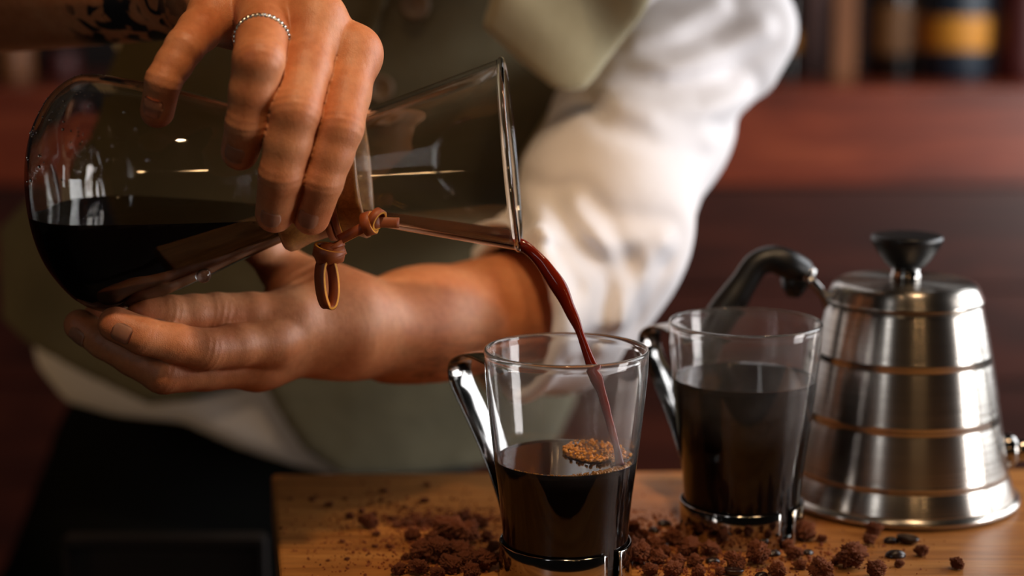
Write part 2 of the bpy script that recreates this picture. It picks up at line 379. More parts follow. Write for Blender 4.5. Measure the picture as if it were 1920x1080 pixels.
# ================================================================ setting
WB = 2.15; LED = zat(165, WB)
struct(boxo('floor', (-2.6, -2.4, -.80), (2.6, 2.6, -.75), 'dark_wood', bev=0))
wall = struct(boxo('wall_back', (-2.4, WB+.02, -.75), (2.4, 2.56, LED-.012), 'dark_wood', bev=0))
bounds = [LED]+[zat(y, WB) for y in (350, 540, 720, 900, 1080)]; st = bounds[-2]-bounds[-1]
while bounds[-1]-st > -.74: bounds.append(bounds[-1]-st)
for i in range(len(bounds)-1):
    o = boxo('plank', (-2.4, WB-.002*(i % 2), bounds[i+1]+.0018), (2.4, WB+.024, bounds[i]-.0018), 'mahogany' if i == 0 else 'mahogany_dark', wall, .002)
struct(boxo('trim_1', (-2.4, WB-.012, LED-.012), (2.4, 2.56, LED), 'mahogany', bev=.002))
up = struct(boxo('wall_niche', (-2.4, 2.54, LED), (2.4, 2.58, 1.9), 'niche', bev=0))

# table and the board on it
def prism(name, pts, z0, z1, mat, parent=None, bev=.003):
    bm = bmesh.new(); a = [bm.verts.new((p[0], p[1], z1)) for p in pts]; b = [bm.verts.new((p[0], p[1], z0)) for p in pts]; n = len(pts)
    bm.faces.new(a); bm.faces.new(b[::-1])
    for k in range(n): bm.faces.new((a[k], b[k], b[(k+1) % n], a[(k+1) % n]))
    bmesh.ops.recalc_face_normals(bm, faces=bm.faces)
    if bev: bmesh.ops.bevel(bm, geom=list(bm.edges), offset=bev, segments=3, affect='EDGES', profile=.6)
    return from_bm(name, bm, mat, parent, False)
A = T(509, 888); Bq = T(2150, 876); d0 = T(524, 1079)-A; L0 = A+d0*1.55
TB = np.array([(A+Bq)[0]/2, .93, -.75])
tab = empty('table', TB, 'oak table with worn honey coloured top scattered with crumbs and coffee beans', 'table')
def under(o, b): return at_parent(o, Vector(b))
pts = [A, Bq, np.array([Bq[0]+.02, L0[1], 0]), L0]
under(prism('tabletop', pts, -.032, 0, 'oak', tab), TB)
for x, y in ((A[0]+.09, 1.04), (Bq[0]-.06, 1.04), (A[0]+.11, .81), (Bq[0]-.06, .81)):
    under(boxo('leg', (x-.025, y-.025, -.75), (x+.025, y+.025, -.032), 'dark_wood', tab), TB)

# dark chair in front of the trousers, lower left
CB = P(310, 1300, 1.22); CB[2] = -.75
ch = empty('wooden_chair', CB, 'dark wooden chair in deep shade left of the table, its back rails just visible', 'chair')
def px_box(name, x0, x1, y0, y1, d, th, mat, parent, base):
    a = P(x0, y1, d); b = P(x1, y0, d); o = boxo(name, (a[0], a[1]-th/2, a[2]), (b[0], a[1]+th/2, b[2]), mat, parent, .002); return under(o, base)
zb = -.75
def chair_part(name, x0, x1, y0, y1, th=.02, ztop=None):
    a = P(x0, y1, 1.2); b = P(x1, y0, 1.2); y = 1.21
    a = WY(x0, y1, y); b = WY(x1, y0, y); return under(boxo(name, (a[0], y-th/2, a[2]), (b[0], y+th/2, b[2]), 'dark_wood', ch, .002), CB)
chair_part('top_rail', 120, 497, 1004, 1020)
chair_part('back_panel', 135, 485, 1022, 1200, .008)
for x0, x1 in ((120, 134), (484, 498)):
    a = WY(x0, 1000, 1.21); b = WY(x1, 1000, 1.21); under(boxo('leg', (a[0], 1.20, -.75), (b[0], 1.222, a[2]-.002), 'dark_wood', ch, .002), CB)
a = WY(120, 1200, 1.21); b = WY(498, 1200, 1.21)
under(boxo('seat', (a[0], .88, a[2]-.05), (b[0], 1.2, a[2]-.02), 'dark_wood', ch), CB)
for xx in (a[0], b[0]-.02): under(boxo('leg', (xx, .885, -.75), (xx+.02, .905, a[2]-.05), 'dark_wood', ch), CB)

# ================================================================ shelf objects behind
def can(name, x0, x1, y0, y, mat, label, cat, bands=(), depth=None, group=None):
    a = WY(x0, 165, y); b = WY(x1, 165, y); r = (b[0]-a[0])/2; zt = zat(y0, y)
    e = empty(name, ((a[0]+b[0])/2, y, LED), label, cat, group)
    h = zt-LED; bm = bmesh.new(); lathe(bm, [(0, 0), (r*.96, 0), (r, .004), (r, h-.006), (r*.97, h), (0, h)], 40); from_bm('canister_body', bm, mat, e)
    for y1, y2, bmt in bands:
        z1 = zat(y2, y)-LED; z2 = zat(y1, y)-LED; bm = bmesh.new(); lathe(bm, [(r*1.005, z1), (r*1.012, z1+.001), (r*1.012, z2-.001), (r*1.005, z2)], 40); from_bm('label_or_glint_band', bm, bmt, e)
    return e
can('canister', 1722, 1852, -90, 2.32, 'navy', 'dark blue canister with a bright ochre yellow band on the back shelf', 'canister', [(30, 92, 'ochre')])
can('canister', 1622, 1716, -60, 2.34, 'dark_glass', 'dark canister with a dull brown band beside the ochre banded one', 'canister', [(8, 98, 'brown_label')])
can('canister', 1862, 1960, -80, 2.3, 'dark_red', 'dark red canister at the far right end of the back shelf', 'canister')
pa = WY(1556, 165, 2.26); pb = WY(1600, 165, 2.26)
o = boxo('shelf_post', (pa[0], 2.25, LED), (pb[0], 2.28, 1.9), 'tan_wood'); tag(o, 'upright light brown wooden post dividing the back shelf', 'post')
def bottle(x, w, ys, y, mat, label, neck=.35, glint_y=None, group=None):
    a = WY(x-w/2, 165, y); b = WY(x+w/2, 165, y); r = (b[0]-a[0])/2; h = zat(ys, y)-LED
    e = empty('bottle', ((a[0]+b[0])/2, y, LED), label, 'bottle', group); bm = bmesh.new()
    lathe(bm, profile([(0, 0), (r*.9, 0), (r, h*.05), (r, h*.5), (r*.9, h*.6), (r*neck, h*.74), (r*neck, h*.96), (0, h)], 4), 40); from_bm('bottle_body', bm, mat, e)
    if glint_y:
        z = zat(glint_y, y)-LED; bm = bmesh.new(); lathe(bm, [(r*1.0, z-.012), (r*1.03, z-.010), (r*1.03, z+.010), (r*1.0, z+.012)], 40); from_bm('label_or_glint_band', bm, 'ochre', e)  # yellow light reflection on the bottle, painted as an ochre band
    return e
bottle(1474, 42, -160, 2.3, 'dark_glass', 'dark bottle with a small painted yellow glint behind the white sleeve', glint_y=76)
bottle(1522, 44, -200, 2.42, 'mauve', 'dusty mauve bottle between the dark bottle and the wooden post')
bottle(1425, 46, -150, 2.38, 'dark_glass', 'dark bottle half hidden behind the white sleeve at the shelf')
can('jar', -8, 62, 78, 2.34, 'tan_wood', 'squat brown jar at the far left end of the back shelf', 'jar')
can('jar', 78, 150, 96, 2.42, 'dark_red', 'dim dark red jar on the shelf above the carafe base', 'jar')

# ================================================================ person
SC = 1.30
PB = np.array([P(300, 1000, 1.42)[0], 1.42, -.75])
man = empty('person', PB, 'person in olive vest over white shirt pouring coffee from a tilted glass carafe', 'person')
def pp(pts): return [(P(*(tuple(p)+(SC,))[:3])[0], P(*(tuple(p)+(SC,))[:3])[2]) for p in pts]
SHIRT = pp([(60, 560, 1.42), (66, 690, 1.42), (104, 775, 1.40), (190, 822, 1.35), (300, 856), (400, 905), (500, 940), (640, 985), (1190, 985), (1240, 600), (1420, 200), (1500, -1100), (-200, -1100), (-100, -330), (235, 120), (120, 350)])
VEST = pp([(70, 372, 1.42), (12, 430, 1.42), (-10, 490, 1.42), (2, 560, 1.42), (54, 640, 1.39), (136, 725, 1.34), (238, 806), (330, 792), (440, 748), (476, 738), (500, 800), (545, 892), (620, 960), (1165, 990), (1180, 700), (1000, 420), (972, 305), (1020, 235), (1062, 176), (1180, 60), (1300, -1000), (200, -1000), (260, 60), (212, 142), (150, 240)])
hipP, chP = P(430, 1100, 1.44), P(850, -200, 1.46)
bulge = P(220, 560, 1.42); pots = P(760, 700, 1.40)
def torso(G, grow):
    x, y, z = G; yc = 1.42; g = (x, (y-(1.395-.34*(z-.16)))*1.55+yc, z)
    d = cone(g, (hipP[0], yc, hipP[2]), (chP[0], yc, chP[2]), .185+grow, .235+grow)
    d = smin(d, cone(g, (bulge[0]-.005, yc, bulge[2]-.02), (bulge[0]+.12, yc, bulge[2]+.05), .125+grow, .14+grow), .05)
    d = smin(d, cone(g, (.02, yc, .62), (-.33, yc, .60), .11+grow, .09+grow), .05)
    return d/1.2
def n3(G, f, s=0.0, a=(1, 1, 1)):
    x, y, z = G[0]*f*a[0]+s, G[1]*f*a[1]+1.7*s, G[2]*f*a[2]-s
    return (np.sin(x+1.3*np.sin(.7*z+y))+np.sin(1.7*z+1.1*np.sin(1.3*x-.5*y)+s)+np.sin(1.2*y+.9*x+2.3*np.sin(.4*z)))/3
def drape(G, g): return torso(G, g)+.005*n3(G, 20, 1, (1.4, 1, .8))
def shirt_sdf(G):
    d = drape(G, 0); return smax(d, poly2d(G[0], G[2], SHIRT), .02)
def vest_sdf(G):
    d = drape(G, .018)+.003*n3(G, 30, 3, (1.5, 1, .7)); p = poly2d(G[0], G[2], VEST)
    return smax(d, p, .006)
lo = P(-60, 1080, 1.42); hi = P(1500, -960, 1.42)
def cl(o): return under(o, PB)
cl(np_mesh('shirt', [sdf_mesh(shirt_sdf, (lo[0], 1.08, lo[2]-.02), (hi[0]+.02, 1.68, hi[2]), .007)], 'white_cotton', man))
vest = cl(np_mesh('vest', [sdf_mesh(vest_sdf, (P(-60, 0, 1.3)[0], 1.08, lo[2]), (hi[0], 1.68, hi[2]), .006)], 'olive_canvas', man))
tag(vest, 'olive canvas vest with a pale lapel')
def trousers_sdf(G):
    x, y, z = G; yc = 1.53; g = (x, (y-yc)*1.3+yc, z); h0 = P(320, 1050, 1.46); 
    d = smin(cone(g, (h0[0], yc, h0[2]+.03), (h0[0]-.03, yc, h0[2]-.12), .13, .165), cone(g, (h0[0]+.12, yc, h0[2]-.02), (h0[0]+.10, yc, h0[2]-.16), .13, .15), .04)
    for s in (-1, 1): d = smin(d, cone(g, (h0[0]+.04+s*.09, yc, h0[2]-.15), (h0[0]+.04+s*.11, yc, -.74), .10, .05), .03)
    return d/1.1+.003*n3(G, 25, 5)
cl(np_mesh('trousers', [sdf_mesh(trousers_sdf, (lo[0]-.1, 1.2, -.74), (hi[0], 1.72, lo[2]+.16), .010)], 'black_denim', man))
def front_y(fn, x, z, y0=1.0, y1=1.42):
    ys = np.linspace(y0, y1, 900, dtype=np.float32); d = fn((np.full(900, x, np.float32), ys, np.full(900, z, np.float32))); k = np.argmax(d < 0); return float(ys[k])
def on_vest(px, py):
    y = 1.27
    for _ in range(4): p = WY(px, py, y); y = front_y(vest_sdf, p[0], p[2])
    return WY(px, py, y-.001)
for px, py in ((779, 10), (712, 165)):
    p = on_vest(px, py); bm = bmesh.new(); lathe(bm, profile([(0, .002), (.0045, .0022), (.0062, .0038), (.0085, .004), (.0093, .002), (.009, 0), (0, 0)], 3), 40)
    o = from_bm('button', bm, 'button', man); cl(o); o.matrix_local = o.matrix_parent_inverse.inverted() @ Matrix.Identity(4) if False else o.matrix_local
    o.matrix_parent_inverse = Matrix.Translation(-Vector(PB)); o.location = p; o.rotation_euler = (math.radians(90), 0, 0)
# placket seam and armhole piping
bm = bmesh.new(); strip(bm, [on_vest(x, y)+np.array((0, -.002, 0)) for x, y in ((735, -60), (712, 20), (690, 80), (672, 130), (650, 200))], (1, 0, .3), .006, .003, 0); cl(from_bm('placket_seam', bm, 'olive_canvas', man))
bm = bmesh.new(); strip(bm, [on_vest(x, y)+np.array((0, -.003, 0)) for x, y in ((1052, 190), (1030, 228), (1004, 268), (984, 300))], (1, 0, .3), .009, .004, 0); cl(from_bm('armhole_piping', bm, 'pale_canvas', man))
# lapel: a folded flap of cloth
LAP = [(936, -60), (903, 50), (968, 112), (1036, 166), (1062, 174), (1096, 172), (1118, 150), (1160, 92), (1205, 30), (1240, -60)]
def lapel_sdf(G):
    pl = [(P(x, y, 1.15)[0], P(x, y, 1.15)[2]) for x, y in LAP]; c = P(1060, 60, 1.15)
    y = G[1]-c[1]-.10*(G[0]-c[0])+.25*(G[2]-c[2])+.006*np.sin((G[0]*1.0+G[2]*.7)*70)+.003*n3(G, 60, 2)
    return smax(poly2d(G[0], G[2], pl), np.abs(y)-.006, .007)
c = P(1060, 60, 1.15); cl(np_mesh('lapel', [sdf_mesh(lapel_sdf, (c[0]-.10, c[1]-.06, c[2]-.06), (c[0]+.10, c[1]+.06, c[2]+.05), .0025)], 'pale_canvas', man))

# sleeve of the supporting arm
SL = [((940, 600, 1.09), .047), ((1040, 575, 1.16), .052), ((1100, 480, 1.18), .054), ((1135, 370, 1.20), .055), ((1205, 225, 1.25), .059), ((1278, 50, 1.30), .064), ((1340, -140, 1.36), .07)]
SLP = [P(*a) for a, r in SL]; SLR = [r for a, r in SL]
FOLD = [  # ridges: pixel path, depth, width, height
 ([(1000, 392), (1060, 405), (1140, 440), (1235, 455)], 1.14, .0085, .0055), ([(1015, 425), (1065, 465), (1105, 520), (1112, 600)], 1.10, .0075, .0065),
 ([(1080, 385), (1110, 430), (1150, 500), (1160, 590)], 1.13, .0070, .0055), ([(990, 455), (1035, 500), (1070, 560), (1078, 640)], 1.10, .0065, .005), ([(1205, 490), (1175, 545), (1125, 620)], 1.15, .008, .005),
 ([(1135, 160), (1220, 195), (1310, 210), (1400, 185)], 1.20, .009, .006), ([(1150, 112), (1250, 122), (1350, 100), (1435, 55)], 1.22, .008, .0045), ([(1180, 66), (1260, 48), (1340, 5)], 1.24, .008, .0045),
 ([(1150, 205), (1240, 240), (1330, 262)], 1.19, .007, .0035)]
def sleeve_base(G, grow=0):
    d = chain(G, SLP, [r+grow for r in SLR], .02)
    b = P(1215, 440, 1.17); d = smin(d, cone(G, b, b+np.array((-.02, 0, .02)), .022+grow, .022+grow), .03)
    b = P(1385, 110, 1.27); d = smin(d, cone(G, b, b+np.array((.01, 0, .02)), .026+grow, .03+grow), .03)
    return d
cfP = P(985, 545, 1.08); cfN = np.array((-.80, -.52, .12)); cfN /= np.linalg.norm(cfN)
FO = [([P(x, y, dd) for x, y in pts], w_, h_) for pts, dd, w_, h_ in FOLD]
def sleeve_sdf(G):
    d = sleeve_base(G)
    for pts, w_, h_ in FO:
        q = None
        for a, b in zip(pts, pts[1:]):
            dx, dz = b[0]-a[0], b[2]-a[2]; L = dx*dx+dz*dz; x, z = G[0]-a[0], G[2]-a[2]; t = np.clip((x*dx+z*dz)/L, 0, 1)
            e = (x-t*dx)**2+(z-t*dz)**2; q = e if q is None else np.minimum(q, e)
        s = np.sqrt(q)/w_; d = d-h_*np.exp(-s*s)+h_*.45*np.exp(-(s-1.7)**2*1.6)
    d = d+.0009*n3(G, 50, 4)
    pl = (G[0]-cfP[0])*cfN[0]+(G[1]-cfP[1])*cfN[1]+(G[2]-cfP[2])*cfN[2]
    # rolled cuff: thicker near the opening
    d = d-.004*np.exp(-((pl+.006)/.010)**2)
    d = smax(d, pl, .004)
    return smax(d, -np.maximum(sleeve_base(G, -.005), -(pl+.028)), .003)
cl(np_mesh('sleeve', [sdf_mesh(sleeve_sdf, (P(880, 600, 1.1)[0], .98, P(0, 760, 1.15)[2]), (P(1500, 0, 1.3)[0]+.02, 1.46, P(0, -160, 1.3)[2]), .003)], 'white_cotton', man))

# ---------------------------------------------------------------- body: both arms and hands, torso under the clothes
def F4(mcp, pip, dip, tip): return [P(*mcp), P(*pip), P(*dip), P(*tip)]
RF = {  # pouring hand: joints (pixel x, y, depth) and radii
 'pinky':  (F4((405, 22, .905), (346, 88, .873), (306, 152, .868), (295, 208, .876)), (.0118, .0088, .0082, .0079)),
 'ring':   (F4((500, 22, .897), (485, 112, .853), (463, 232, .862), (450, 284, .874)), (.0135, .0116, .0098, .0088)),
 'middle': (F4((590, 38, .893), (553, 208, .861), (527, 328, .868), (515, 400, .887)), (.0145, .0116, .0103, .0092)),
 'index':  (F4((662, 100, .897), (636, 238, .872), (604, 340, .875), (584, 406, .890)), (.0130, .0112, .0098, .0088))}
RW = P(405, -30, .985); RE = P(-250, -30, 1.15)
RTH = [P(530, -10, .985), P(600, 100, .992), P(628, 200, .990), P(632, 270, .984)]
CR = {'pinky': (-.2, -1, 0), 'x': 0}
back = -FW
def finger(G, pts, rad, kk=.0022, side=None):
    mid = lambda a, b, t: a+(b-a)*t
    p = [pts[0], mid(pts[0], pts[1], .55), pts[1], mid(pts[1], pts[2], .5), pts[2], pts[3]]
    r = [rad[0], (rad[0]+rad[1])/2*.99+.0004, rad[1]+.0006, (rad[1]+rad[2])/2*1.0+.0004, rad[2]+.0004, rad[3]+.0004]
    d = chain(G, p, r, kk)
    for j, w_ in ((1, 1.0), (2, .8)):
        ax = pts[j+1]-pts[j-1]; d = d+crease(G, pts[j], ax, rad[j], A=.00042*w_, wid=.0055, side=side)
    return d
def right_hand(G):
    carp = [RW+np.array(v) for v in ((-.012, .0, .0), (-.004, -.003, .0), (.006, -.003, .0), (.014, 0, .0))]
    palm = None
    for (k, (pts, rad)), c_ in zip(RF.items(), carp):
        m = cone(G, c_, pts[0], .017, rad[0]); palm = m if palm is None else smin(palm, m, .010)
    inner = [RF[k][0][0]+np.array((0, .012, -.006)) for k in ('pinky', 'index')]
    palm = smin(palm, cone(G, inner[0], inner[1], .011, .011), .012)
    palm = smin(palm, cone(G, RW, RTH[0], .022, .018), .012)
    fo = cone(G, RE, RW, .050, .028, ((0, 0, 1), 1.0)); palm = smin(palm, fo, .022)
    # tendons and knuckles
    for k, (pts, rad) in RF.items():
        palm = smin(palm, cone(G, pts[0]+back*.003, pts[0]+back*.003+(RW-pts[0])*.08, rad[0]*.86, rad[0]*.7), .006)
    d = palm
    for k, (pts, rad) in RF.items(): d = np.minimum(d, smin(palm, finger(G, pts, rad, side=back), .0065))
    d = np.minimum(d, smin(palm, chain(G, RTH, (.017, .012, .0105, .0095), .005), .008))
    return d
LF = {
 'index':  (F4((548, 592, .978), (405, 588, .955), (318, 590, .940), (272, 588, .934)), (.0128, .0103, .0096, .0088)),
 'middle': (F4((512, 640, .965), (385, 656, .935), (268, 630, .918), (217, 608, .916)), (.0122, .0102, .0092, .0086)),
 'ring':   (F4((478, 686, .972), (306, 700, .935), (196, 640, .940), (150, 610, .944)), (.0115, .0100, .0088, .0080)),
 'pinky':  (F4((500, 672, 1.0), (350, 690, .975), (225, 625, .968), (178, 598, .968)), (.0115, .0088, .0078, .0070))}
LW = P(655, 612, 1.01); LM = P(790, 620, 1.06); LE = P(1010, 585, 1.145)
LTH = [P(600, 550, 1.01), P(530, 505, 1.015), P(486, 458, 1.006), P(478, 425, 1.0)]
up3 = np.array((-.2, -.9, -.35)); up3 = up3/np.linalg.norm(up3)
def left_hand(G):
    carp = [LW+np.array(v) for v in ((-.004, 0, .012), (-.004, -.006, .004), (-.004, -.004, -.006), (-.004, .004, -.010))]
    palm = None
    for (k, (pts, rad)), c_ in zip(LF.items(), carp):
        m = cone(G, c_, pts[0], .0165, rad[0]); palm = m if palm is None else smin(palm, m, .010)
    palm = smin(palm, cone(G, LW+np.array((-.01, .006, .004)), P(545, 560, 1.0), .022, .015), .012)
    palm = smin(palm, cone(G, P(545, 600, .985), P(490, 680, .980), .0135, .0125), .012)
    palm = smin(palm, cone(G, LM, LW, .033, .0245), .02); palm = smin(palm, cone(G, LE, LM, .042, .034), .02)
    d = palm
    for k, (pts, rad) in LF.items():
        f = finger(G, pts, rad, side=up3); d = np.minimum(d, smin(palm, f, .007))
    d = np.minimum(d, smin(palm, chain(G, LTH, (.018, .0125, .0105, .0095), .005), .010))
    d = d+crease(G, P(590, 500, 1.0), LTH[1]-LTH[0], .02, A=.0006, wid=.006, lam=.006)
    return d
def inner_body(G):
    d = smax(torso(G, -.035), poly2d(G[0], G[2], SHIRT)+.03, .02); d = smin(d, chain(G, SLP[1:], [r-.020 for r in SLR[1:]], .02), .02)
    hd = (G[0], G[1], G[2]); d = smin(d, cone(hd, (-.05, 1.30, .70), (-.06, 1.24, .84), .055, .06), .03); d = smin(d, cone(hd, (-.06, 1.22, .93), (-.06, 1.17, .86), .095, .075), .02); d = smin(d, cone(hd, (-.06, 1.10, .90), (-.06, 1.085, .88), .012, .014), .01); return d
parts = [sdf_mesh(right_hand, (P(-200, 0, 1.15)[0]-.03, .82, P(0, 470, .88)[2]), (P(730, 0, .9)[0], 1.22, P(0, -220, 1.0)[2]), .00095),
         sdf_mesh(left_hand, (P(90, 0, .93)[0], .88, P(0, 790, .95)[2]), (P(1090, 0, 1.15)[0]+.04, 1.21, P(0, 380, 1.0)[2]), .00095),
         sdf_mesh(inner_body, (lo[0], 1.1, lo[2]-.0), (hi[0], 1.66, 1.05), .012)]
def flush(G):
    f = np.zeros(len(G[0]))
    for D in (RF, LF):
        for k, (pts, rad) in D.items():
            for j, a in ((1, .22), (2, .15), (3, .4)):
                q = (G[0]-pts[j][0])**2+(G[1]-pts[j][1])**2+(G[2]-pts[j][2])**2; f = np.maximum(f, a*np.exp(-q/(.010**2)))
    return f
def ink(G):
    c_ = P(235, 40, 1.0); q = ((G[0]-c_[0])/.032)**2+((G[2]-c_[2])/.028)**2; return np.clip(1.6-q, 0, 1)
def hair(G):
    a, b = LW, LE; t = ((G[0]-a[0])*(b-a)[0]+(G[1]-a[1])*(b-a)[1]+(G[2]-a[2])*(b-a)[2])/((b-a)@(b-a))
    zc = a[2]+t*(b[2]-a[2]); return np.clip((t-.02)*3, 0, .75)*np.clip((1.05-t)*5, 0, 1)*np.clip(.35+(zc-G[2]-.002)/.02+1.2*np.clip((G[2]-zc-.018)/.01, 0, 1), 0, 1)*(G[0] > P(620, 0, 1.0)[0])
body = cl(np_mesh('body', parts, 'skin', man, {'flush': flush, 'ink': ink, 'hair': hair}))
def nail(tip, dip, dors, r, w_=.0056, L=.0105, off=-.001):
    ax = (tip-dip)/np.linalg.norm(tip-dip); dn = np.array(dors)-ax*np.dot(dors, ax); dn /= np.linalg.norm(dn); sd = np.cross(ax, dn)
    bm = bmesh.new(); nu, nv = 9, 9; g = []
    for i in range(nu):
        row = []
        for j in range(nv):
            u = -1+2*i/(nu-1); v = j/(nv-1); sc_ = math.sqrt(max(0, 1-max(0, (abs(v-.5)*2))**5))*.25+.75
            th = u*sc_*w_/r; rr = r+.0013-.0026*max(0, v-.5)**1.3-.0009*(abs(u)**5); row.append(bm.verts.new(Vector(tip+ax*(off-.0035+L*(v-.5))+(dn*math.cos(th)+sd*math.sin(th))*rr)))
        g.append(row)
    for i in range(nu-1):
        for j in range(nv-1): bm.faces.new((g[i][j], g[i+1][j], g[i+1][j+1], g[i][j+1]))
    bmesh.ops.solidify(bm, geom=list(bm.faces), thickness=.0006); bmesh.ops.recalc_face_normals(bm, faces=bm.faces)
    o = from_bm('fingernail', bm, 'nail', body); o.matrix_parent_inverse = body.matrix_world.inverted(); return o
bpy.context.view_layer.update()
for k in ('pinky', 'ring', 'middle', 'index'):
    pts, rad = RF[k]; dr = {'pinky': back+np.array((-.12, 0, 0)), 'ring': back+np.array((-.1, 0, -.1)), 'middle': back, 'index': back}[k]
    nail(pts[3], pts[2], dr, rad[3], off=-.0008)
nail(LF['middle'][0][3], LF['middle'][0][2], np.array((.25, -1, -.25)), LF['middle'][1][3], off=-.001)
nail(LF['index'][0][3], LF['index'][0][2], np.array((-.1, -.9, -.5)), LF['index'][1][3], off=-.001)
nail(LF['ring'][0][3], LF['ring'][0][2], np.array((-.1, -.9, -.5)), LF['ring'][1][3], off=-.001)

# twisted silver ring on the ring finger
a_, b_ = RF['ring'][0][0], RF['ring'][0][1]; rc = a_+(b_-a_)*.60; ax = Vector(b_-a_).normalized()
bm = bmesh.new(); q = ax.to_track_quat('Z', 'Y').to_matrix()
for ph in (0, math.pi):
    pts = []
    for k in range(241):
        t = 2*math.pi*k/240; rr = .0124+.0009*math.cos(17*t+ph); pts.append(Vector(rc)+q @ Vector((rr*math.cos(t), rr*math.sin(t), .0009*math.sin(17*t+ph))))
    tube(bm, pts, .00095, 8, cap=True, ref=ax)
o = from_bm('finger_ring', bm, 'silver'); tag(o, 'twisted silver rope ring worn on the finger of the pouring hand', 'ring')

# ================================================================ carafe
Cb, Cr = P(73.5, 373.5, .938), P(957, 290, .928)
CL = np.linalg.norm(Cr-Cb); K = CL/884.0; AX = Vector((Cr-Cb)/CL)
q = AX.to_track_quat('Z', 'Y').to_matrix().to_4x4(); CM = Matrix.Translation(Vector(Cb)) @ q
car = empty('carafe', Cb, 'hourglass glass coffee carafe with wooden collar tilted to pour into the mug', 'carafe')
CP = [(3, 0), (70, -1), (104, 6), (140, 18), (172, 38), (204, 68), (221, 104), (219, 140), (207, 190), (194, 240), (170, 310), (143, 385), (119, 455), (101, 510), (94, 550), (97, 585), (108, 622), (143, 752), (172, 861), (177, 878)]
TH = 8.5
sp = spline([(a, b) for a, b in CP], 5)
outer = [(max(float(a), 0)*K, float(b)*K) for a, b in sp]
inn = []
for i in range(len(sp)):
    t = sp[min(i+1, len(sp)-1)]-sp[max(i-1, 0)]; t = t/np.linalg.norm(t); nrm = np.array((-t[1], t[0])); p = sp[i]+nrm*TH; inn.append((max(float(p[0]), 0)*K, float(p[1])*K))
inn = [p for p in inn if p[1] > TH*.7*K] ; inn[0] = (0, inn[0][1])
lip = [(180*K, 880*K), (181*K, 885*K), (178*K, 889*K), (173*K, 890*K), (169*K, 886*K)]
bm = bmesh.new(); lathe(bm, [(0, 0)]+outer[1:]+lip+inn[::-1], 128)
bm.transform(CM); g = from_bm('glass_vessel', bm, 'smeared_glass', car); g.matrix_parent_inverse = Matrix.Translation(-Vector(Cb))
def put(o, base=None):
    o.matrix_parent_inverse = Matrix.Translation(-Vector(Cb)); return o
# coffee lying in the tilted carafe: inner volume below the level
bm = bmesh.new(); vol = [(max(r-.0002, 0) if r > 0 else 0, z) for r, z in inn]; vol = [(r+.0006 if r > 0 else 0, z-.0003 if i == 0 else z) for i, (r, z) in enumerate(vol)]
lathe(bm, vol+[(0, vol[-1][1])], 128); bm.transform(CM)
lv = P(300, 396, .935)
bmesh.ops.bisect_plane(bm, geom=list(bm.verts)+list(bm.edges)+list(bm.faces), plane_co=lv, plane_no=Vector((.02, 0, 1)), clear_outer=True)
es = [e for e in bm.edges if e.is_boundary]; bmesh.ops.holes_fill(bm, edges=es)
bmesh.ops.bisect_plane(bm, geom=list(bm.verts)+list(bm.edges)+list(bm.faces), plane_co=CM @ Vector((0, 0, 560*K)), plane_no=AX, clear_outer=True)
es = [e for e in bm.edges if e.is_boundary]; bmesh.ops.holes_fill(bm, edges=es); bmesh.ops.recalc_face_normals(bm, faces=bm.faces); bm.normal_update()
for f in bm.faces: f.material_index = 0 if f.normal.z > .97 and len(f.verts) > 8 else 1
o = from_bm('coffee_pool', bm, ['coffee', 'coffee_side'])
for p_ in o.data.polygons: p_.use_smooth = abs(p_.normal.z) < .97
tag(o, 'black coffee pooled inside the tilted glass carafe', 'coffee')
# layer running along the spout
bm = bmesh.new(); lathe(bm, vol+[(0, vol[-1][1])], 128); bm.transform(CM)
s0, s1 = P(640, 398, .93), P(975, 449, .93); dr = s1-s0; nn = Vector((-dr[2], 0, dr[0])).normalized()
for co_, no_ in ((s0, nn), (CM @ Vector((0, 0, 560*K)), -AX)):
    bmesh.ops.bisect_plane(bm, geom=list(bm.verts)+list(bm.edges)+list(bm.faces), plane_co=co_, plane_no=no_, clear_outer=True)
    es = [e for e in bm.edges if e.is_boundary]; bmesh.ops.holes_fill(bm, edges=es)
bmesh.ops.recalc_face_normals(bm, faces=bm.faces)
for f in bm.faces: f.material_index = 1
run = from_bm('coffee_stream', bm, ['thin_coffee', 'spout_coffee'])
for p_ in run.data.polygons: p_.use_smooth = abs(p_.normal.dot(nn)) < .97
# falling stream joined to the running layer
SX = [(962, 455, 11), (985, 463, 11), (1010, 486, 12), (1030, 512, 17), (1052, 545, 15), (1068, 580, 12), (1082, 610, 10), (1093, 640, 9), (1103, 668, 10), (1118, 708, 13), (1128, 735, 11), (1136, 765, 10), (1144, 795, 8), (1152, 825, 8), (1158, 850, 9), (1161, 872, 12)]
sp = spline([np.array((x, y, r)) for x, y, r in SX], 6); n_ = len(sp)
dm = np.linspace(.929, .903, n_); pts = [P(a[0], a[1], d) for a, d in zip(sp, dm)]
rad = [float(a[2])*.00027*(1+.07*math.sin(i*.28)+.05*math.sin(i*.61)) for i, a in enumerate(sp)]
bm = bmesh.new(); bm.from_mesh(run.data); tube(bm, pts, rad, 20, flat=.75); bm.to_mesh(run.data); bm.free()
run.data.polygons.foreach_set('use_smooth', [True]*len(run.data.polygons))
for p_ in run.data.polygons:
    if abs(p_.normal.dot(nn)) > .985 and p_.center.x < P(960, 0, .93)[0]: p_.use_smooth = False
tag(run, 'thin red-brown stream of coffee falling from the carafe lip into the mug', 'coffee')
